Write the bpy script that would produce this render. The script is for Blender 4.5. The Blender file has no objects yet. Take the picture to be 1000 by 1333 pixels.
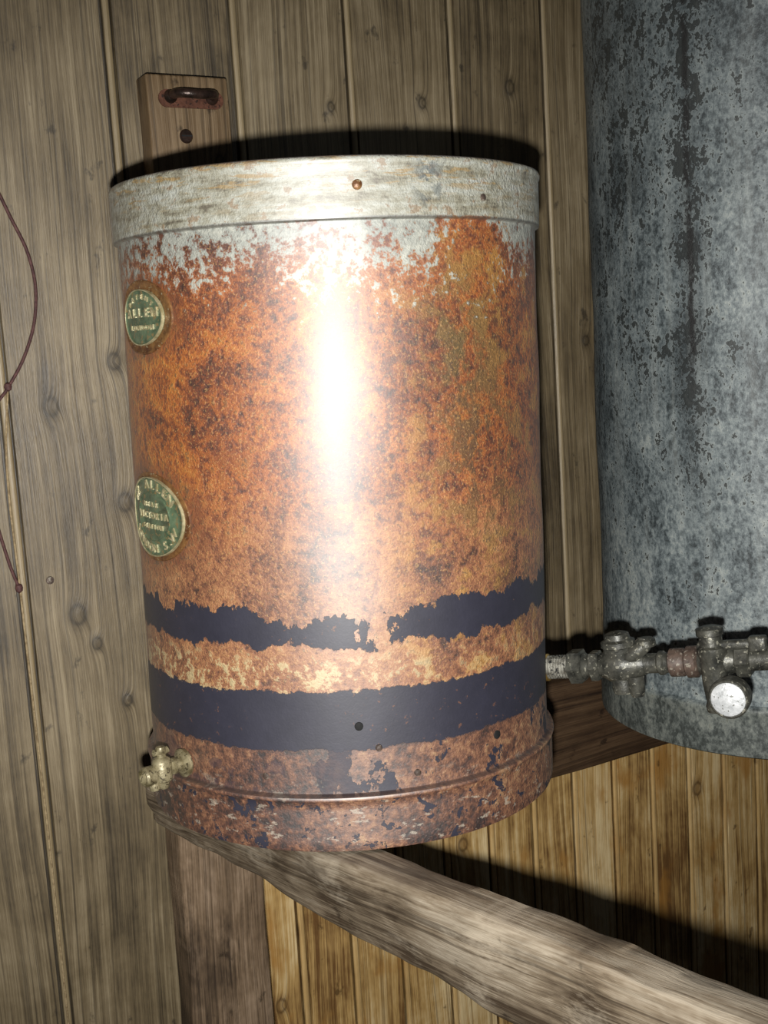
import bpy, bmesh, math, random
from mathutils import Vector, Matrix, noise as mnoise
random.seed(4)
scene=bpy.context.scene
COL=bpy.context.collection

# ------------------------------------------------------------------ materials
class NB:
    def __init__(s,name):
        s.mat=bpy.data.materials.new(name); s.mat.use_nodes=True
        s.t=s.mat.node_tree; s.N=s.t.nodes; s.L=s.t.links
        s.b=s.N["Principled BSDF"]
        s.obj=s.N.new("ShaderNodeTexCoord").outputs["Object"]
        sp=s.N.new("ShaderNodeSeparateXYZ"); s.L.new(s.obj,sp.inputs[0])
        s.x,s.y,s.z=sp.outputs
    def put(s,sock,v):
        if isinstance(v,bpy.types.NodeSocket): s.L.new(v,sock)
        elif v is not None:
            if isinstance(v,tuple) and len(v)==3 and sock.type=='RGBA': v=v+(1,)
            sock.default_value=v
    def m(s,op,a,b=None,c=None,clamp=False):
        n=s.N.new("ShaderNodeMath"); n.operation=op; n.use_clamp=clamp
        s.put(n.inputs[0],a); s.put(n.inputs[1],b)
        if c is not None: s.put(n.inputs[2],c)
        return n.outputs[0]
    def add(s,a,b): return s.m('ADD',a,b)
    def mul(s,a,b): return s.m('MULTIPLY',a,b)
    def sub(s,a,b): return s.m('SUBTRACT',a,b)
    def inv(s,a): return s.m('SUBTRACT',1.0,a)
    def mx(s,a,b): return s.m('MAXIMUM',a,b)
    def comb(s,x,y,z):
        n=s.N.new("ShaderNodeCombineXYZ"); s.put(n.inputs[0],x); s.put(n.inputs[1],y); s.put(n.inputs[2],z); return n.outputs[0]
    def vs(s,v,sc,loc=(0,0,0)):
        n=s.N.new("ShaderNodeMapping"); s.put(n.inputs[0],v); n.inputs[1].default_value=loc; n.inputs[3].default_value=sc; return n.outputs[0]
    def noise(s,v,scale,detail=4,rough=.55,dist=0.0,out=0):
        n=s.N.new("ShaderNodeTexNoise"); s.put(n.inputs['Vector'],v); n.inputs['Scale'].default_value=scale
        n.inputs['Detail'].default_value=detail; n.inputs['Roughness'].default_value=rough; n.inputs['Distortion'].default_value=dist
        return n.outputs[out]
    def ss(s,v,lo,hi,a=0.0,b=1.0):
        n=s.N.new("ShaderNodeMapRange"); n.interpolation_type='SMOOTHSTEP'
        s.put(n.inputs[0],v); s.put(n.inputs[1],lo); s.put(n.inputs[2],hi); s.put(n.inputs[3],a); s.put(n.inputs[4],b); return n.outputs[0]
    def mix(s,f,a,b,mode='MIX'):
        n=s.N.new("ShaderNodeMix"); n.data_type='RGBA'; n.blend_type=mode
        s.put(n.inputs[0],f); s.put(n.inputs[6],a); s.put(n.inputs[7],b); return n.outputs[2]
    def ramp(s,f,stops):
        n=s.N.new("ShaderNodeValToRGB"); s.put(n.inputs[0],f); e=n.color_ramp.elements
        while len(e)<len(stops): e.new(.5)
        for i,(p,c) in enumerate(stops): e[i].position=p; e[i].color=c+(1,)
        return n.outputs[0]
    def bump(s,h,strength=.3,dist=.002,coat=False):
        n=s.N.new("ShaderNodeBump"); n.inputs['Strength'].default_value=strength; n.inputs['Distance'].default_value=dist
        s.put(n.inputs['Height'],h); s.L.new(n.outputs[0],s.b.inputs['Normal'])
        if coat: s.L.new(n.outputs[0],s.b.inputs['Coat Normal'])
    def ell(s,u,v,cu,cv,ru,rv):
        du=s.mul(s.sub(u,cu),1/ru); dv=s.mul(s.sub(v,cv),1/rv)
        return s.m('SQRT',s.add(s.mul(du,du),s.mul(dv,dv)))
    def gauss(s,cx,cz,rx,rz):
        return s.ss(s.ell(s.x,s.z,cx,cz,rx,rz),0.0,1.0,1.0,0.0)
    def fin(s,col,rough=.5,metal=0.0,spec=.5,coat=0.0,coatr=.4,coatior=1.5):
        s.put(s.b.inputs['Base Color'],col); s.put(s.b.inputs['Roughness'],rough); s.put(s.b.inputs['Metallic'],metal)
        s.put(s.b.inputs['Specular IOR Level'],spec); s.put(s.b.inputs['Coat Weight'],coat); s.put(s.b.inputs['Coat Roughness'],coatr)
        s.put(s.b.inputs['Coat IOR'],coatior)
        return s.mat

def mat_wood(name,dark,mid,light,knots=(),board=None,off=0.0,axis='z',spec=.35,rough=.5,stain=.5,groove=False,beadcol=None,coat=0.0,streak=0.0,orange=None,wear=0.0,sharp=1.0):
    b=NB(name)
    s_,g=(b.x,b.z) if axis=='z' else (b.z,b.x)
    if board:
        bf=b.mul(b.sub(s_,off),1/board); bid=b.m('FLOOR',bf); fr=b.mul(b.m('FRACT',bf),board)
    else: bid=0.0
    wn=b.N.new("ShaderNodeTexWhiteNoise"); wn.noise_dimensions='1D'; b.put(wn.inputs['W'],bid); rnd=wn.outputs['Value']
    gz=b.add(g,b.mul(rnd,7.0))
    warp=b.noise(b.comb(b.mul(s_,6.0),b.y,b.mul(gz,1.6)),1.0,1,.5)
    sw=b.add(s_,b.mul(b.sub(warp,.5),.035))
    kn=None
    for (kx,kz,kr) in knots:
        d=b.ell(s_,g,kx,kz,kr,kr*1.3)
        kn=d if kn is None else b.m('MINIMUM',kn,d)
    if kn is not None: sw=b.add(sw,b.m('DIVIDE',.012,b.add(b.mul(kn,kn),1.2)))
    fine=b.noise(b.comb(b.mul(sw,480.0),b.mul(b.y,420.0),b.mul(gz,10.0)),1.0,4,.72)
    mid_n=b.noise(b.comb(b.mul(sw,130.0),b.mul(b.y,95.0),b.mul(gz,1.5)),1.0,4,.62)
    blot=b.noise(b.comb(b.mul(s_,8.0),b.mul(b.y,8.0),b.mul(gz,4.5)),1.0,5,.7,.3)
    f=b.add(b.mul(fine,.55),b.mul(mid_n,.60)); f=b.sub(f,.045)
    f=b.add(f,b.mul(b.sub(rnd,.5),.10)); f=b.add(f,b.mul(b.sub(blot,.5),stain))
    col=b.ramp(f,[(.36,dark),(.53,mid),(.72,light)])
    if streak:
        sk=b.noise(b.comb(b.mul(sw,210.0),b.mul(b.y,50.0),b.mul(gz,1.2)),1.0,3,.6)
        col=b.mix(b.mul(b.ss(sk,.56,.64),streak),col,tuple(c*.5 for c in dark))
    if orange:
        ok=b.ss(b.noise(b.comb(b.mul(s_,11.0),3.0,b.mul(g,6.0)),1.0,4,.6),.55,.66); col=b.mix(b.mul(ok,.75),col,orange)
    if wear:
        wk=b.noise(b.comb(b.mul(s_,16.0),8.0,b.mul(g,9.0)),1.0,5,.7)
        col=b.mix(b.mul(b.ss(b.add(wk,b.mul(b.sub(fine,.5),.3)),.50,.66),wear),col,tuple(c*1.2 for c in light))
        wk2=b.noise(b.comb(b.mul(s_,13.0),2.0,b.mul(g,5.0)),1.0,5,.7)
        col=b.mix(b.mul(b.ss(b.add(wk2,b.mul(b.sub(mid_n,.5),.3)),.52,.66),wear),col,dark)
    sp=b.noise(b.comb(b.mul(s_,45.0),0.0,b.mul(g,32.0)),1.0,4,.6)
    col=b.mix(b.mul(b.ss(sp,.62,.72),.7),col,tuple(c*.4 for c in dark))
    if kn is not None:
        kj=b.add(kn,b.mul(b.sub(fine,.5),.6))
        col=b.mix(b.ss(kj,.7,2.0,.5,0.0),col,tuple(c*.85 for c in dark))
        col=b.mix(b.ss(b.m('ABSOLUTE',b.sub(kj,.80)),0.0,.35,.6,0.0),col,tuple(c*.4 for c in dark))
    h=b.add(fine,b.mul(mid_n,.8))
    if groove:
        gj=b.add(fr,b.mul(b.sub(fine,.5),.0012))
        bead=b.mul(b.ss(gj,.0005,.0016),b.ss(gj,.0092,.0080))
        col=b.mix(b.mul(bead,.5),col,beadcol)
        dk=b.mx(b.ss(b.m('ABSOLUTE',b.sub(gj,.0101)),.0004,.0013,1.0,0.0),b.mx(b.ss(gj,.0012,.0002),b.ss(gj,board-.0028,board-.0012)))
        col=b.mix(b.mul(dk,.85),col,tuple(c*.22 for c in dark))
    b.bump(h,.6,.0016)
    r=b.add(rough-.12,b.mul(blot,.25))
    return b.fin(col,r,0,spec,coat,.5)

WALLKN=[(-.117,1.593,.008),(-.119,1.44,.009),(-.183,1.325,.010),(-.19,1.55,.009),(.435,1.905,.008),(.30,1.88,.006),
        (-.137,1.22,.006),(.172,1.87,.005),(-.165,1.29,.006),(.545,1.58,.006)]
M_wall=mat_wood("aged_matchboard",(.050,.035,.017),(.170,.126,.066),(.33,.262,.160),WALLKN,.1465,-.243,spec=.6,rough=.48,stain=.55,groove=True,beadcol=(.42,.32,.17),coat=.8,streak=.5)
M_fresh=mat_wood("pine_matchboard",(.17,.085,.028),(.52,.33,.12),(.80,.62,.34),[(.30,.93,.008),(.73,.90,.009),(.02,.80,.008)],.07325,-.243,spec=.4,rough=.5,stain=.9,groove=True,beadcol=(.62,.42,.18),streak=.5,orange=(.40,.19,.04))
M_batten=mat_wood("batten_wood",(.05,.031,.014),(.145,.092,.045),(.25,.175,.10),[(.012,1.80,.006)],spec=.4,stain=.6,streak=.5)
M_post=mat_wood("post_wood",(.05,.034,.022),(.17,.115,.07),(.32,.23,.155),[],spec=.3,stain=1.0,streak=.3,wear=.4)
M_rail=mat_wood("rail_wood",(.022,.012,.007),(.065,.037,.019),(.12,.072,.038),[],axis='x',spec=.4,stain=.6,streak=.4)
M_beam=mat_wood("hewn_beam_wood",(.06,.042,.027),(.205,.160,.110),(.37,.315,.24),[],axis='x',spec=.3,stain=1.2,streak=.55,wear=.6)
M_floor=mat_wood("floor_boards",(.05,.035,.02),(.14,.10,.06),(.22,.17,.1),[],.15,0,spec=.3)

def mat_tank():
    b=NB("rusty_painted_iron"); o=b.obj
    n1=b.noise(o,9,4,.6,.4); n2=b.noise(o,40,5,.70,.3); n3=b.noise(o,150,3,.7); n4=b.noise(o,480,2,.6)
    nl=b.noise(o,5,2,.55)
    ang=b.m('ARCTAN2',b.x,b.mul(b.y,-1.0))
    f=b.add(b.add(b.mul(n1,.42),b.mul(n2,.46)),b.mul(b.sub(n3,.5),.60)); f=b.add(f,.06)
    rust=b.ramp(f,[(.33,(.050,.012,.004)),(.43,(.185,.042,.006)),(.51,(.39,.105,.010)),(.60,(.50,.180,.020)),(.72,(.56,.31,.09))])
    lowr=b.ramp(f,[(.33,(.06,.022,.011)),(.44,(.22,.085,.038)),(.56,(.38,.180,.080)),(.72,(.52,.34,.19))])
    rust=b.mix(b.ss(b.add(b.z,b.mul(b.sub(nl,.5),.25)),.34,.20,0.0,.8),rust,lowr)
    rust=b.mix(b.mul(b.ss(b.x,.02,.10),b.ss(n2,.50,.60,0.0,.5)),rust,(.50,.27,.045))
    pm=b.mul(b.gauss(.110,.42,.075,.14),b.ss(n2,.40,.56)); rust=b.mix(b.mul(pm,.85),rust,(.10,.070,.020))
    pm=b.mul(b.gauss(.13,.32,.08,.13),b.ss(n2,.49,.56)); rust=b.mix(b.mul(pm,.85),rust,(.06,.022,.010))
    pm=b.mul(b.gauss(.165,.20,.05,.05),b.ss(n2,.42,.52)); rust=b.mix(b.mul(pm,.9),rust,(.035,.015,.012))
    pm=b.mul(b.gauss(-.09,.33,.06,.12),b.ss(n2,.46,.60)); rust=b.mix(b.mul(pm,.55),rust,(.15,.032,.006))
    e1=b.ell(ang,b.z,-math.radians(57),.2825,.054/.196,.036); e2=b.ell(ang,b.z,-math.radians(55),.458,.038/.196,.0245)
    halo=b.mx(b.ss(b.add(e1,b.mul(b.sub(n2,.5),.8)),1.0,1.65,1.0,0.0),b.ss(b.add(e2,b.mul(b.sub(n2,.5),.8)),1.1,1.9,1.0,0.0))
    rust=b.mix(b.mul(b.ss(n3,.58,.65),.6),rust,(.050,.015,.007))
    rust=b.mix(b.mul(b.ss(n4,.57,.65),.4),rust,(.62,.34,.11))
    zinc=b.ramp(b.add(b.mul(n2,.6),b.mul(n3,.45)),[(.38,(.10,.115,.105)),(.52,(.29,.305,.27)),(.66,(.48,.48,.41))])
    edge=b.add(b.z,b.add(b.mul(b.sub(n2,.5),.15),b.add(b.mul(b.sub(n1,.5),.04),b.mul(b.sub(n3,.5),.22))))
    edge=b.sub(edge,b.mul(b.gauss(.125,.505,.045,.06),.070))
    edge=b.sub(edge,b.mul(b.ss(b.x,-.08,-.16),.006))
    col=b.mix(b.ss(edge,.482,.512),rust,zinc)
    col=b.mix(b.mul(halo,.8),col,b.mix(b.ss(n3,.45,.6),(.20,.055,.012),(.05,.018,.008)))
    # rim
    rimn=b.noise(b.vs(o,(16,16,130)),1,5,.7); rimc=b.noise(b.vs(o,(60,60,80)),1,5,.7)
    rim=b.ramp(b.add(b.mul(rimn,.55),b.mul(rimc,.5)),[(.40,(.12,.10,.065)),(.48,(.29,.275,.20)),(.57,(.42,.425,.36)),(.67,(.48,.50,.46)),(.76,(.25,.30,.30))])
    rim=b.mix(b.mul(b.ss(b.noise(b.vs(o,(30,30,190)),1,3,.7),.54,.62),b.ss(b.z,.542,.560,.2,.8)),rim,(.34,.22,.075))
    rim=b.mix(b.mul(b.ss(rimc,.58,.64),.75),rim,(.25,.15,.065))
    rim=b.mix(b.mul(b.gauss(.09,.555,.02,.04),b.ss(n2,.48,.54)),rim,(.10,.12,.12))
    col=b.mix(b.ss(b.z,.5270,.5285),col,rim)
    zz=b.add(b.z,b.mul(b.sub(n2,.5),.05))
    cream=b.mul(b.mul(b.ss(zz,.135,.148),b.ss(zz,.176,.162)),b.ss(b.add(b.mul(n2,.55),b.mul(n3,.45)),.505,.56))
    cream=b.mul(cream,b.ss(b.x,.14,.0,.3,1.0))
    col=b.mix(b.mul(cream,.9),col,(.52,.41,.21))
    low_r=b.ramp(f,[(.36,(.020,.009,.007)),(.46,(.10,.036,.018)),(.56,(.235,.098,.045)),(.68,(.40,.23,.11))])
    j1=b.add(b.z,b.add(b.mul(b.sub(n2,.5),.014),b.mul(b.sub(n3,.5),.008)))
    col=b.mix(b.ss(j1,.090,.086),col,low_r)
    # navy paint
    navy=b.mix(n2,(.011,.011,.021),(.031,.030,.052))
    m1=b.mul(b.ss(j1,.0865,.0880),b.ss(j1,.1395,.138))
    blk=b.noise(b.comb(b.mul(ang,5.0),1.7,b.mul(b.z,16.0)),1.0,5,.68)
    upn=b.noise(b.comb(b.mul(ang,4.5),5.7,b.mul(b.z,12.0)),1.0,5,.72); dnn=b.noise(b.comb(b.mul(ang,4.0),2.1,b.mul(b.z,10.0)),1.0,4,.7)
    j2=b.add(b.z,b.add(b.mul(b.sub(upn,.5),.065),b.mul(b.sub(n3,.5),.012))); j3=b.add(b.z,b.add(b.mul(b.sub(dnn,.5),.050),b.mul(b.sub(n3,.5),.012)))
    side=b.ss(b.m('ABSOLUTE',b.x),.03,.16)
    m2=b.mul(b.ss(b.sub(j3,b.mul(side,-.002)),.1765,.1780),b.ss(b.sub(j2,b.mul(side,.010)),.2010,.1995))
    m2=b.mul(m2,b.ss(b.add(b.mul(blk,.7),b.add(b.mul(n2,.3),b.mul(side,.11))),.425,.44))
    m3=b.mul(b.mul(b.ss(b.z,.047,.049),b.ss(b.z,.092,.090)),b.ss(b.add(b.mul(blk,.6),b.mul(n2,.4)),.535,.545))
    m3=b.mul(m3,b.ss(b.x,-.06,.02,.5,1.0))
    m4=b.mul(b.ss(b.z,.045,.043),b.ss(n2,.56,.58))
    nm=b.mx(b.mx(m1,m2),b.mx(m3,m4))
    sc=b.mul(b.ss(b.z,.075,.030),b.ss(b.noise(b.vs(o,(60,60,130)),1,4,.7),.58,.64)); col=b.mix(b.mul(sc,.7),col,(.42,.36,.28))
    col=b.mix(nm,col,navy)
    nscr=b.mul(b.mul(nm,b.ss(n3,.64,.68)),b.ss(n1,.48,.58)); col=b.mix(b.mul(nscr,.8),col,(.16,.07,.04))
    col=b.mix(b.ss(b.m('ABSOLUTE',b.sub(b.z,.5265)),0.0,.0022,.8,0.0),col,(.05,.04,.025))
    col=b.mix(b.ss(b.m('ABSOLUTE',b.sub(b.z,.0485)),0.0,.0022,.8,0.0),col,(.03,.012,.008))
    col=b.mix(b.ss(b.z,.573,.5755),col,(.04,.015,.02))
    h=b.add(b.add(b.mul(n2,.6),b.mul(n3,1.0)),b.mul(n4,.5)); h=b.add(b.mul(h,b.ss(nm,0.0,1.0,1.0,.12)),b.mul(nm,.75))
    b.bump(h,.9,.0024)
    return b.fin(col,b.add(.50,b.mul(n3,.2)),0.0,.5,b.ss(nm,0.0,1.0,.72,.30),.52,2.6)
M_tank=mat_tank()

def mat_galv():
    b=NB("mottled_galvanised_iron"); o=b.obj
    n1=b.noise(o,9,4,.6); n2=b.noise(b.vs(o,(1,1,.62)),56,5,.72); n3=b.noise(b.vs(o,(1,1,.8)),190,3,.7)
    nb=b.noise(b.vs(o,(1,1,.7)),22,4,.65)
    f=b.add(b.add(b.mul(nb,.5),b.mul(n2,.55)),b.mul(b.sub(n3,.5),.65)); f=b.sub(f,.020)
    col=b.ramp(f,[(.36,(.035,.044,.047)),(.46,(.105,.127,.134)),(.56,(.200,.232,.236)),(.70,(.37,.40,.375))])
    dr=b.noise(b.vs(o,(1,1,.06)),70,3,.6); col=b.mix(b.ss(dr,.45,.75,0.0,.25),col,(.40,.43,.41))
    seam=b.m('ABSOLUTE',b.add(b.sub(b.x,-.146),b.mul(b.sub(b.noise(b.vs(o,(0,0,1)),14,4,.7),.5),.012)))
    front=b.ss(b.y,0.02,-.02)
    zt=b.ss(b.z,.14,.46)
    zone=b.mul(b.mul(b.ss(b.x,-.06,-.15),front),zt)
    thr=b.sub(.612,b.mul(zone,.058)); thr=b.sub(thr,b.mul(b.mul(b.ss(seam,.022,.0),front),b.mul(zt,.075)))
    thr=b.sub(thr,b.mul(b.mul(b.ss(b.z,.55,.85),front),.025))
    fl=b.add(b.mul(n2,.52),b.mul(n3,.48))
    thr=b.sub(thr,b.mul(b.sub(n1,.5),.22))
    blk=b.ss(b.sub(fl,thr),-.014,.012)
    col=b.mix(b.mul(blk,.92),col,(.015,.018,.018))
    line=b.mul(b.mul(b.ss(seam,.0035,.0012),front),b.mul(b.ss(b.z,.36,.44),b.ss(n2,.40,.48))); col=b.mix(b.mul(line,.9),col,(.014,.014,.014))
    col=b.mix(b.mul(b.ss(b.z,.058,.052),.7),col,b.ramp(f,[(.42,(.045,.05,.042)),(.7,(.22,.23,.19))]))
    b.bump(b.sub(b.add(n2,b.mul(n3,.6)),b.mul(blk,.4)),.5,.0018)
    return b.fin(col,b.add(.45,b.mul(n2,.2)),.05,.6)
M_galv=mat_galv()

def mat_simple(name,c1,c2,scale=60,rough=.5,metal=0.0,spec=.5,c3=None,thr=.6,bmp=.4):
    b=NB(name); n=b.noise(b.obj,scale,4,.65); k=b.noise(b.obj,scale*2.7,3,.6)
    col=b.ramp(n,[(.35,c1),(.65,c2)])
    if c3: col=b.mix(b.ss(k,thr,thr+.06),col,c3)
    b.bump(b.add(n,k),bmp,.001)
    return b.fin(col,rough,metal,spec)
M_fit=mat_simple("tarnished_fitting",(.028,.029,.025),(.11,.108,.088),90,.42,.3,.7,(.30,.29,.23),.59)
M_thread=mat_simple("limescaled_thread",(.10,.09,.07),(.38,.37,.32),120,.5,.2,.6,(.02,.02,.02),.56)
M_rustm=mat_simple("rust_brown_metal",(.045,.032,.026),(.125,.085,.065),90,.55,.1,.5,(.24,.21,.17),.57)
M_plate=mat_simple("rusted_handle_plate",(.06,.022,.013),(.16,.065,.038),90,.5,.1,.5,(.03,.014,.01),.57)
M_brass=mat_simple("old_brass",(.28,.17,.04),(.55,.38,.12),90,.35,.6,.6)
M_paletap=mat_simple("scaled_brass_tap",(.13,.105,.05),(.38,.33,.20),110,.42,.35,.7,(.08,.065,.035),.56)
M_white=mat_simple("pale_valve_end",(.55,.57,.58),(.82,.84,.85),150,.45,.2,.7,(.22,.22,.20),.60)
M_green=mat_simple("green_enamel_plate",(.06,.10,.055),(.17,.24,.14),80,.38,.2,.8,(.26,.20,.09),.57)
M_gold=mat_simple("worn_brass_letters",(.30,.26,.13),(.56,.50,.31),120,.35,.3,.8)
M_ring=mat_simple("rusted_plate_ring",(.10,.035,.012),(.30,.15,.05),110,.45,.2,.7,(.45,.38,.24),.62)
M_black=mat_simple("black_hole",(.004,.004,.004),(.01,.01,.01),50,.8)
M_dark=mat_simple("dark_iron",(.02,.013,.01),(.07,.04,.03),100,.35,.5,.7)
M_cord=mat_simple("maroon_cord",(.05,.018,.018),(.12,.05,.045),200,.7)
M_twine=mat_simple("pale_twine",(.20,.14,.07),(.42,.32,.18),200,.8)

# ------------------------------------------------------------------ geometry helpers
def empty(name,loc=(0,0,0),rot=None):
    e=bpy.data.objects.new(name,None); COL.objects.link(e); e.empty_display_size=.05
    if rot is not None: e.matrix_world=Matrix.Translation(Vector(loc))@rot.to_4x4()
    else: e.location=loc
    return e
def mk(name,verts,faces,mat,parent=None,smooth=True,split=35,mw=None):
    me=bpy.data.meshes.new(name); me.from_pydata([tuple(v) for v in verts],[],faces); me.validate(); me.update()
    bm=bmesh.new(); bm.from_mesh(me); bmesh.ops.recalc_face_normals(bm,faces=bm.faces); bm.to_mesh(me); bm.free()
    for p in me.polygons: p.use_smooth=smooth
    if mat: 
        for mm in (mat if isinstance(mat,list) else [mat]): me.materials.append(mm)
    ob=bpy.data.objects.new(name,me); COL.objects.link(ob)
    if parent: ob.parent=parent
    if mw is not None: ob.matrix_local=mw
    if smooth and split:
        m=ob.modifiers.new("es",'EDGE_SPLIT'); m.split_angle=math.radians(split)
    return ob
def lathe(name,prof,mat,parent=None,seg=32,axis='Z',org=(0,0,0),split=35,rn=None,mw=None):
    vs=[];fs=[]
    for (r,z) in prof:
        for i in range(seg):
            a=2*math.pi*i/seg; x,y=r*math.cos(a),r*math.sin(a); p=Vector((x,y,z))
            if rn and r>1e-4: 
                d=mnoise.noise(p*7)*rn+mnoise.noise(p*22)*rn*.35; p.x+=d*math.cos(a); p.y+=d*math.sin(a)
            if axis=='X': p=Vector((p.z,p.x,p.y))
            elif axis=='Y': p=Vector((p.x,p.z,p.y))
            vs.append(p+Vector(org))
    n=len(prof)
    for j in range(n-1):
        for i in range(seg):
            k=(i+1)%seg; fs.append((j*seg+i,j*seg+k,(j+1)*seg+k,(j+1)*seg+i))
    fs.append(tuple(range(seg))); fs.append(tuple((n-1)*seg+i for i in range(seg)))
    return mk(name,vs,fs,mat,parent,True,split,mw)
def box(name,x0,x1,y0,y1,z0,z1,mat,parent=None,bev=.002,mw=None,cuts=0,ns=0):
    bm=bmesh.new(); bmesh.ops.create_cube(bm,size=1)
    for v in bm.verts: v.co=Vector(((x0+x1)/2+v.co.x*(x1-x0),(y0+y1)/2+v.co.y*(y1-y0),(z0+z1)/2+v.co.z*(z1-z0)))
    if bev: bmesh.ops.bevel(bm,geom=bm.edges[:]+bm.verts[:],offset=bev,segments=3,affect='EDGES',profile=.5)
    if cuts:
        for ax in range(3):
            ext=(x1-x0,y1-y0,z1-z0)[ax]; lo=(x0,y0,z0)[ax]; step=cuts
            k=int(ext/step)
            for i in range(1,k):
                no=Vector((0,0,0)); no[ax]=1; co=Vector((0,0,0)); co[ax]=lo+ext*i/k
                bmesh.ops.bisect_plane(bm,geom=bm.verts[:]+bm.edges[:]+bm.faces[:],plane_co=co,plane_no=no)
        for v in bm.verts:
            d=Vector((mnoise.noise(v.co*14),mnoise.noise(v.co*14+Vector((9,3,1))),mnoise.noise(v.co*14+Vector((2,8,5)))))
            v.co+=d*ns
    me=bpy.data.meshes.new(name); bm.to_mesh(me); bm.free()
    for p in me.polygons: p.use_smooth=True
    me.materials.append(mat); ob=bpy.data.objects.new(name,me); COL.objects.link(ob)
    if parent: ob.parent=parent
    if mw is not None: ob.matrix_local=mw
    m=ob.modifiers.new("es",'EDGE_SPLIT'); m.split_angle=math.radians(30)
    return ob
def tube(name,pts,r,mat,parent=None,res=8,mw=None):
    cu=bpy.data.curves.new(name,'CURVE'); cu.dimensions='3D'; cu.bevel_depth=r; cu.bevel_resolution=3; cu.resolution_u=res; cu.use_fill_caps=True
    sp=cu.splines.new('BEZIER'); sp.bezier_points.add(len(pts)-1)
    for q,p in zip(sp.bezier_points,pts): q.co=p; q.handle_left_type=q.handle_right_type='AUTO'
    cu.materials.append(mat); ob=bpy.data.objects.new(name,cu); COL.objects.link(ob)
    if parent: ob.parent=parent
    if mw is not None: ob.matrix_local=mw
    return ob

# ------------------------------------------------------------------ room shell
WA=math.radians(31)
WM=Matrix.Translation((-.18,1.396,0))@Matrix.Rotation(WA,4,'Z')   # wall frame: x along wall, -y toward room, z up
J=.1465; J0=-.243
def wall_profile(s0,s1,joints):
    pts=[(s0,0.0)]
    for j in joints:
        if j-.004<=s0 or j+.014>=s1: continue
        pts+=[(j-.0028,0),(j-.0012,.0050),(j+.0006,.0050)]
        c=j+.0048; r=.0042
        for k in range(9):
            a=math.pi*(1-k/8); pts.append((c+r*math.cos(a),.0008-math.sin(a)*r*.85))
        pts+=[(j+.0096,.0045),(j+.0108,.0045),(j+.0118,0)]
    pts.append((s1,0)); return pts
V=[];Fc=[];MI=[]
def add_panel(s0,s1,z0,z1,joints,mi):
    pr=wall_profile(s0,s1,joints); b0=len(V)
    for (s,y) in pr: V.append((s,y,z0)); V.append((s,y,z1))
    for i in range(len(pr)-1):
        Fc.append((b0+2*i,b0+2*i+2,b0+2*i+3,b0+2*i+1)); MI.append(mi)
    b1=len(V); V.extend([(s0,.03,z0),(s0,.03,z1),(s1,.03,z0),(s1,.03,z1)])
    e=b0+2*(len(pr)-1)
    for f in [(b1,b1+2,b1+3,b1+1),(b0,b1,b1+1,b0+1),(e,b1+2,b1+3,e+1)]: Fc.append(f); MI.append(mi)
js=[J0+J*k for k in range(-6,14)]
js2=[J0+J/2*k for k in range(-12,28)]
add_panel(-1.0,-.09,0,1.07,js,0); add_panel(-1.0,1.7,1.07,2.5,js,0); add_panel(-.09,1.7,0,1.07,js2,1)
me=bpy.data.meshes.new("wall_back"); me.from_pydata(V,[],Fc); me.materials.append(M_wall); me.materials.append(M_fresh)
for p,i in zip(me.polygons,MI): p.material_index=i; p.use_smooth=False
wall=bpy.data.objects.new("wall_back",me); COL.objects.link(wall); wall.matrix_world=WM
fl=box("floor",-1.2,2.0,-2.2,.05,-.04,0,M_floor,None,0,mw=WM)

rail=box("shelf_rail",-.05,1.25,-.046,-.0005,1.004,1.134,M_rail,None,.004,mw=WM,cuts=.03,ns=.002)
post=box("support_post",-.139,-.046,-.125,-.085,0.0,1.114,M_post,None,.004,mw=WM,cuts=.03,ns=.003)

bt=empty("wall_batten",(0,0,0)); bt.matrix_world=WM
box("batten_board",-.065,.028,-.030,-.0005,1.30,1.889,M_batten,bt,.0025,cuts=.03,ns=.0012)
def stadium(name,cx,cz,hw,hh,y0,y1,mat,par):
    vs=[];n=12
    ring=[]
    for k in range(n+1): a=-math.pi/2+math.pi*k/n; ring.append((cx+hw-hh+hh*math.cos(a),cz+hh*math.sin(a)))
    for k in range(n+1): a=math.pi/2+math.pi*k/n; ring.append((cx-hw+hh+hh*math.cos(a),cz+hh*math.sin(a)))
    m=len(ring)
    vs=[(x,y0,z) for x,z in ring]+[(x,y1,z) for x,z in ring]
    fs=[tuple(range(m)),tuple(range(2*m-1,m-1,-1))]+[(i,(i+1)%m,m+(i+1)%m,m+i) for i in range(m)]
    return mk(name,vs,fs,mat,par,True,35)
stadium("handle_plate",-.0165,1.864,.037,.0092,-.0322,-.029,M_plate,bt)
tube("pull_handle",[(-.040,-.030,1.866),(-.038,-.044,1.867),(-.030,-.052,1.866),(-.0165,-.054,1.865),(-.003,-.052,1.866),(.005,-.044,1.867),(.007,-.030,1.866)],.0050,M_dark,bt)
for i,x in enumerate((-.040,.007)): lathe(f"handle_boss_{i}",[(.0001,-.037),(.0045,-.0365),(.0070,-.034),(.0075,-.0315)],M_dark,bt,20,'Y',(x,0,1.866))
lathe("batten_screw",[(.0001,-.0325),(.006,-.032),(.0080,-.0295)],M_dark,bt,20,'Y',(-.025,0,1.826))
box("batten_screw_slot",-.031,-.019,-.0330,-.0320,1.8253,1.8267,M_black,bt,0)

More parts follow.
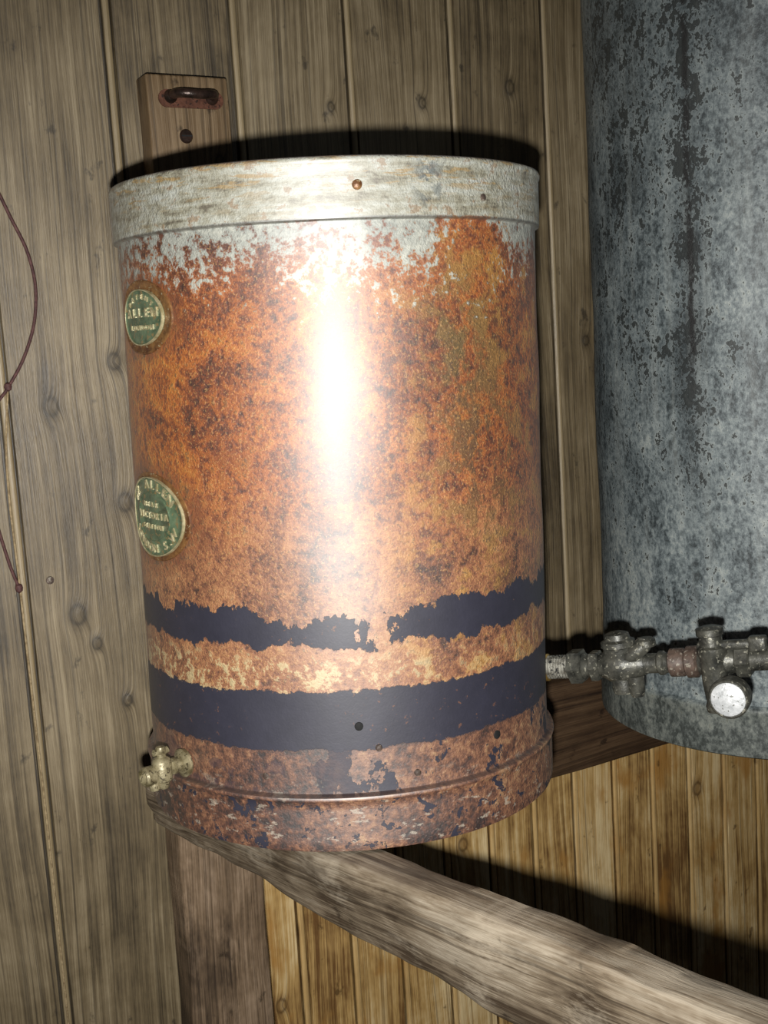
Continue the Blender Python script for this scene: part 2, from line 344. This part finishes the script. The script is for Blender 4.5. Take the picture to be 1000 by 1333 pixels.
# ------------------------------------------------------------------ hewn beam carrying the cistern
def beam():
    d=Vector((.68,-.733,0)).normalized(); p=Vector((-.232,1.250,1.168)); L=1.12; W=.052
    side=Vector((-.733,-.68,0)).normalized()
    rot=Matrix((( d.x,side.x,0),(d.y,side.y,0),(0,0,1)))     # local y = toward camera side
    mw=Matrix.Translation(p)@rot.to_4x4()
    vs=[];fs=[];n=220;m=56
    for i in range(n+1):
        u=i/n; x=L*u; T=.046+.085*min(u,.62); w=W*(1+.12*u)
        endr=min(1,max(.55,(x+.004)/.02))
        for k in range(m):
            a=2*math.pi*k/m; c,s=math.cos(a),math.sin(a)
            e=.30
            y=w/2+w/2*math.copysign(abs(c)**e,c)*endr; z=-T/2+T/2*math.copysign(abs(s)**e,s)*endr
            if z>-T*.3 and y<w*.3: z-= .010*(1-y/(w*.3))           # waney back edge
            if z<-T*.7 and y>w*.6: y-= .006
            q=Vector((x,y,z)); nn=Vector((0,mnoise.noise(Vector((x*8,y*14,z*14))),mnoise.noise(Vector((x*8+5,y*14,z*14+3)))))
            nn2=Vector((0,mnoise.noise(Vector((x*30,y*70,z*70))),mnoise.noise(Vector((x*30+5,y*70,z*70+3)))))
            g=mnoise.noise(Vector((x*6,z*160,y*160)))            # weathered grain ridges
            q+=nn*.0055+nn2*.0022; q.y+=g*.0010
            if q.z>0: q.z=0
            vs.append(q)
    for i in range(n):
        for k in range(m): fs.append((i*m+k,i*m+(k+1)%m,(i+1)*m+(k+1)%m,(i+1)*m+k))
    fs.append(tuple(range(m))); fs.append(tuple(n*m+k for k in range(m)))
    return mk("bearer_beam",vs,fs,M_beam,None,True,40,mw)
beam()
box("support_post.001",.47,.53,.42,.48,0,1.066,M_post,None,.004,cuts=.04,ns=.002)

# ------------------------------------------------------------------ rusty cistern
R=.196
ck=empty("rusty_cistern",(-.046,1.196,1.170)); ck.rotation_euler=(0,.016,0)
SE=.5265
prof=[(.0001,.006),(.10,.006),(.188,.005),(.196,.001),(.1995,.0),(.2003,.003)]+[(.2003,.003+.0395*k/6) for k in range(1,7)]+[(.2016,.044),(.2022,.0458),(.2014,.0475),(.1985,.0482),(.1962,.0495)]
prof+=[(R,.0495+(SE-.0015-.0495)*k/40) for k in range(1,41)]
prof+=[(.1975,SE-.001),(.1994,SE),(.1997,SE+.002)]+[(.1997,SE+.002+.0395*k/5) for k in range(1,6)]+[(.2006,.5695),(.2010,.572),(.2000,.5745),(.1975,.5755),(.1945,.574),(.1935,.560),(.190,.556),(.10,.558),(.0001,.559)]
body=lathe("cistern_body",prof,M_tank,ck,192,split=50,rn=.0018)
def cyl_pt(phi,z,h=0.0): return Vector((-(R+h)*math.sin(phi),-(R+h)*math.cos(phi),z))
def badge(name,phic,zc,ax,az,mat,h0,prof):
    vs=[];fs=[];m=64
    for (rf,h) in prof:
        for k in range(m):
            a=2*math.pi*k/m; p=ax*rf*math.cos(a); q=az*rf*math.sin(a)
            vs.append(cyl_pt(phic-p/R,zc+q,h0+h))
    n=len(prof)
    for j in range(n-1):
        for k in range(m): fs.append((j*m+k,j*m+(k+1)%m,(j+1)*m+(k+1)%m,(j+1)*m+k))
    fs.append(tuple((n-1)*m+k for k in range(m)))
    return mk(name,vs,fs,mat,ck,True,45)
def letters(name,items,phic,zc,mat,h):
    V=[];F=[]
    for ch,p,q,ang,(sx,sy) in items:
        cu=bpy.data.curves.new("t",'FONT'); cu.body=ch; cu.size=1; cu.align_x='CENTER'; cu.align_y='CENTER'; cu.extrude=.08; cu.offset=.012
        ob=bpy.data.objects.new("t",cu); COL.objects.link(ob)
        dg=bpy.context.evaluated_depsgraph_get(); me=ob.evaluated_get(dg).to_mesh()
        b0=len(V)
        for v in me.vertices:
            x,y=v.co.x*sx,v.co.y*sy; X=p+x*math.cos(ang)-y*math.sin(ang); Y=q+x*math.sin(ang)+y*math.cos(ang)
            V.append(cyl_pt(phic-X/R,zc+Y,h+v.co.z*.008))
        F+=[tuple(b0+i for i in pl.vertices) for pl in me.polygons]
        ob.evaluated_get(dg).to_mesh_clear(); bpy.data.objects.remove(ob)
    return mk(name,V,F,mat,ck,False,0)
def arc_text(t,ax,az,a0,a1,size,flip=False):
    out=[];n=len(t)
    for i,ch in enumerate(t):
        a=math.radians(a0+(a1-a0)*i/(n-1)); 
        if ch==' ': continue
        nx,ny=math.cos(a)/ax,math.sin(a)/az; rot=math.atan2(ny,nx)-math.pi/2+(math.pi if flip else 0)
        out.append((ch,ax*math.cos(a),az*math.sin(a),rot,size))
    return out
def line_text(t,q,w,size):
    n=len(t); return [(ch,-w/2+w*i/(n-1),q,0,size) for i,ch in enumerate(t) if ch!=' ']
pc,zc,ax,az=math.radians(57),.2825,.054,.036
badge("plate_large_ring",pc,zc,ax*1.12,az*1.12,M_ring,0,[(1,-.001),(.985,.0012),(.93,.0016),(.90,.0010),(.5,.0010)])
badge("plate_large",pc,zc,ax,az,M_green,0,[(1,.0005),(.985,.0026),(.965,.0026),(.945,.0016),(.64,.0018),(.625,.0026),(.605,.0026),(.59,.0018),(.1,.002)])
badge("plate_large_rim",pc,zc,ax,az,M_gold,0,[(1,.0010),(.99,.0031),(.965,.0031),(.95,.0014),(.93,.0004),(.90,.0002)])
it=arc_text("W. ALLEN",ax*.80,az*.80,145,35,(.0145,.0110))+arc_text("LONDON S.W",ax*.80,az*.80,210,330,(.0125,.0105),True)
it+=line_text("VICTORIA",.001,.056,(.0095,.0085))+line_text("NEAR",.011,.024,(.007,.006))+line_text("STATION",-.009,.038,(.007,.006))
letters("plate_large_letters",it,pc,zc,M_gold,.0022)
pc2,zc2,ax2,az2=math.radians(55),.458,.038,.0245
badge("plate_small_ring",pc2,zc2,ax2*1.3,az2*1.32,M_ring,0,[(1,-.001),(.98,.0016),(.94,.0018),(.90,.0008),(.5,.0008)])
badge("plate_small",pc2,zc2,ax2,az2,M_green,0,[(1,.0005),(.98,.0028),(.94,.0028),(.92,.0018),(.1,.002)])
badge("plate_small_rim",pc2,zc2,ax2,az2,M_gold,0,[(1,.0010),(.985,.0033),(.95,.0033),(.93,.0014),(.90,.0004),(.88,.0002)])
it=line_text("ALLEN",0.0035,.050,(.014,.011))+arc_text("PATENT",ax2*.72,az2*.72,140,40,(.007,.006))+line_text("LONDON",-.009,.040,(.008,.006))
letters("plate_small_letters",it,pc2,zc2,M_gold,.0022)
def dome(name,x,z,r,mat,h=.0025,base=R):
    y=-math.sqrt(base*base-x*x); nrm=Vector((x,y,0)).normalized(); rot=Vector((0,0,1)).rotation_difference(nrm).to_matrix().to_4x4()
    return lathe(name,[(r,-.001),(r*.95,h*.4),(r*.7,h*.8),(.0001,h)],mat,ck,18,mw=Matrix.Translation((x,y,z))@rot)
dome("rim_rivet_1",.032,.552,.0042,M_ring,.002,.1996); dome("rim_rivet_2",.136,.543,.0032,M_rustm,.0015,.1996)
dome("bolt_hole",.012,.108,.0038,M_black,.0012); dome("bolt_hole_2",.133,.078,.004,M_black,.0008); dome("bolt_3",.028,.088,.003,M_rustm,.002)
dome("base_rivet_1",-.07,.064,.003,M_rustm,.002); dome("base_rivet_2",.06,.062,.003,M_rustm,.002)

# drain tap at lower left
nrm=Vector((-.148,-.134,0)).normalized()
X=nrm; Y=Vector((0,0,1)).cross(X); rot=Matrix((X,Y,Vector((0,0,1)))).transposed()
tp=empty("drain_tap",Vector((-.046,1.196,1.2345))+nrm*.1975,rot)
lathe("tap_flange",[(.006,-.001),(.0125,-.0005),(.013,.003),(.010,.0045),(.007,.006)],M_paletap,tp,28,'X')
lathe("tap_stem",[(.006,.002),(.0055,.010),(.0075,.011),(.0075,.014),(.0055,.015),(.006,.034)],M_paletap,tp,24,'X')
lathe("tap_body",[(.004,-.017),(.0055,-.015),(.0065,-.011),(.0085,-.009),(.0090,.007),(.0075,.010),(.0045,.012),(.0045,.015)],M_paletap,tp,24,'Z',(.024,0,0))
tube("tap_key",[(.017,0,.017),(.024,0,.0155),(.031,0,.017)],.0032,M_paletap,tp)
lathe("tap_key_knob",[(.0001,.014),(.004,.0145),(.005,.018),(.004,.021),(.0001,.022)],M_paletap,tp,18,'Z',(.024,0,0))
lathe("tap_outlet",[(.006,.032),(.0085,.034),(.009,.042),(.0075,.044),(.0060,.044),(.0055,.038),(.0001,.038)],M_paletap,tp,24,'X',(0,0,-.002))
tube("tap_spout",[(.030,0,-.004),(.033,0,-.010),(.033,0,-.016)],.0045,M_paletap,tp)

# ------------------------------------------------------------------ connecting pipe with stopcocks
A=Vector((.150,1.189,1.266)); B=Vector((.335,1.087,1.290)); X=(B-A).normalized(); Y=Vector((0,0,1)).cross(X).normalized(); Z=X.cross(Y)
pv=empty("stopcock_pipe",A,Matrix((X,Y,Z)).transposed())
def hexnut(name,a0,a1,r,mat,z=0):
    return lathe(name,[(r*.86,a0),(r,a0+.0015),(r,a1-.0015),(r*.86,a1)],mat,pv,6,'X',(0,0,z),split=20)
lathe("wall_ferrule",[(.010,-.008),(.0135,-.004),(.0135,.004),(.0105,.006)],M_brass,pv,28,'X')
tl=[(.010,.004)]
for k in range(9): tl+=[(.0118,.0055+.0028*k),(.0104,.0069+.0028*k)]
lathe("threaded_stub",tl,M_thread,pv,28,'X',split=60)
hexnut("union_nut_1",.0275,.0420,.0175,M_fit)
lathe("union_collar",[(.012,.040),(.0135,.043),(.0105,.046),(.0105,.050)],M_fit,pv,28,'X')
hexnut("union_nut_2",.0490,.0590,.0155,M_fit)
lathe("cock_barrel",[(.010,.056),(.012,.062),(.0155,.068),(.0180,.076),(.0180,.084),(.0155,.092),(.012,.098),(.0105,.104)],M_fit,pv,32,'X')
lathe("cock_plug",[(.006,-.028),(.010,-.027),(.0115,-.022),(.0105,-.018),(.0140,.010),(.0150,.018),(.0165,.019),(.0165,.024),(.0125,.026),(.0115,.031),(.006,.033)],M_fit,pv,28,'Z',(.080,-.002,0))
tube("cock_elbow",[(.084,-.006,.004),(.096,-.008,.012),(.106,-.006,.019),(.108,-.004,.024)],.0075,M_fit,pv)
lathe("cock_elbow_collar",[(.006,.017),(.0095,.018),(.0095,.024),(.007,.026)],M_fit,pv,20,'Z',(.108,-.004,0))
lathe("cock_spigot",[(.006,-.03),(.0075,-.026),(.0085,-.010)],M_fit,pv,20,'Z',(.094,-.006,0))
lathe("middle_pipe",[(.0105,.100),(.0095,.104),(.0095,.116),(.0115,.118),(.0115,.122),(.0095,.124),(.0095,.132)],M_fit,pv,28,'X')
lathe("rusty_coupling",[(.010,.127),(.0135,.129),(.0135,.141),(.0120,.143),(.0150,.145),(.0150,.154),(.0110,.157)],M_rustm,pv,28,'X',split=50)
lathe("valve_barrel",[(.010,.152),(.012,.156),(.0155,.162),(.0165,.172),(.0155,.180),(.012,.186),(.0115,.192)],M_fit,pv,28,'X')
lathe("valve_body",[(.006,-.046),(.0115,-.045),(.0125,-.040),(.0110,-.036),(.0125,-.020),(.0125,.006),(.0140,.009),(.0140,.015),(.0110,.017),(.0105,.026),(.0125,.027),(.0125,.033),(.007,.035)],M_fit,pv,28,'Z',(.171,-.008,0))
box("valve_lever",.158,.222,-.013,-.004,.012,.021,M_fit,pv,.003)
box("valve_lever_tip",.205,.222,-.014,-.003,.009,.024,M_fit,pv,.003)
hexnut("end_union",.190,.204,.0165,M_fit)
lathe("end_pipe",[(.0105,.200),(.0105,.228)],M_fit,pv,24,'X')
lathe("end_elbow_bulb",[(.0001,-.014),(.009,-.011),(.0135,-.003),(.0135,.004),(.009,.011),(.0001,.014)],M_fit,pv,24,'Y',(.233,0,0))
lathe("tank_feed_pipe",[(.0105,.004),(.0105,.182)],M_fit,pv,24,'Y',(.233,0,0))
lathe("valve_outlet",[(.010,-.004),(.0125,-.012),(.0150,-.018),(.0180,-.020),(.0185,-.034),(.0170,-.036)],M_fit,pv,32,'Y',(.187,0,-.027))
lathe("valve_outlet_face",[(.0155,-.034),(.0155,-.0365),(.0140,-.0375),(.0001,-.038)],M_white,pv,32,'Y',(.187,0,-.027))

# ------------------------------------------------------------------ big galvanised cistern
bg=empty("galvanised_cistern",(.475,1.441,1.1365))
RB=.2165
pr=[(.0001,.006),(.2,.006),(RB+.001,0),(RB+.0042,.002),(RB+.0046,.006)]+[(RB+.0044,.006+.040*k/4) for k in range(1,5)]+[(RB+.0056,.049),(RB+.0056,.053),(RB+.004,.0555),(RB,.057)]
pr+=[(RB,.057+.85*k/50) for k in range(1,51)]+[(RB+.004,.910),(RB+.004,.960),(RB+.001,.963),(RB-.004,.960),(RB-.005,.945),(.0001,.945)]
lathe("cistern_shell",pr,M_galv,bg,192,split=50,rn=.0022)

# ------------------------------------------------------------------ cord and nail on the wall
cd=empty("hanging_cord"); cd.matrix_world=WM
tube("cord_strand",[(-.262,-.006,1.82),(-.232,-.006,1.785),(-.214,-.006,1.745),(-.198,-.006,1.70),(-.197,-.006,1.655),(-.211,-.006,1.61),(-.234,-.006,1.573),(-.252,-.006,1.55),(-.262,-.006,1.47),(-.252,-.006,1.395),(-.244,-.006,1.365)],.0017,M_cord,cd)
lathe("cord_knot",[(.0001,-.005),(.0034,-.003),(.0042,0),(.0034,.003),(.0001,.005)],M_cord,cd,14,'Z',(-.234,-.006,1.574))
lathe("cord_knot_2",[(.0001,-.006),(.0036,-.003),(.0042,0),(.0036,.003),(.0001,.006)],M_cord,cd,14,'Z',(-.244,-.006,1.365))
tube("cord_tail",[(-.234,-.0055,1.574),(-.243,-.006,1.50),(-.243,-.006,1.365),(-.2405,-.006,1.1),(-.2400,-.006,.80)],.0012,M_twine,cd)
nl=empty("wall_nail"); nl.matrix_world=WM
lathe("nail_head",[(.0001,-.008),(.004,-.0075),(.0042,-.006),(.0018,-.0055),(.0016,.004)],M_rustm,nl,16,'Y',(-.211,0,1.368))

# ------------------------------------------------------------------ camera + flash
th_=math.atan(226/1600); rho=.062
fwd=Vector((0,math.cos(th_),-math.sin(th_))); up0=Vector((0,math.sin(th_),math.cos(th_))); r0=Vector((1,0,0))
up=math.cos(rho)*up0+math.sin(rho)*r0; rt=math.cos(rho)*r0-math.sin(rho)*up0
cam=bpy.data.cameras.new("camera"); co=bpy.data.objects.new("camera",cam); COL.objects.link(co)
cam.sensor_fit='VERTICAL'; cam.sensor_height=36; cam.sensor_width=27; cam.lens=36*1600/1333; cam.clip_start=.01
co.matrix_world=Matrix.Translation((0,0,1.6))@Matrix((rt,up,-fwd)).transposed().to_4x4()
scene.camera=co
L=bpy.data.lights.new("camera_flash",'SPOT'); L.energy=82; L.shadow_soft_size=.012; L.color=(1.0,.98,.94); L.spot_size=math.radians(86); L.spot_blend=1.0
lo=bpy.data.objects.new("camera_flash",L); COL.objects.link(lo)
aim=(fwd-.03*rt+.02*up).normalized(); zz=-aim; xx=up.cross(zz).normalized(); yy=zz.cross(xx)
lo.matrix_world=Matrix.Translation(Vector((0,0,1.6))-up*.062-rt*.008+fwd*.01)@Matrix((xx,yy,zz)).transposed().to_4x4()
w=bpy.data.worlds.new("world"); scene.world=w; w.use_nodes=True
w.node_tree.nodes["Background"].inputs[0].default_value=(.55,.6,.7,1); w.node_tree.nodes["Background"].inputs[1].default_value=.03
scene.view_settings.view_transform='Standard'; scene.view_settings.look='None'
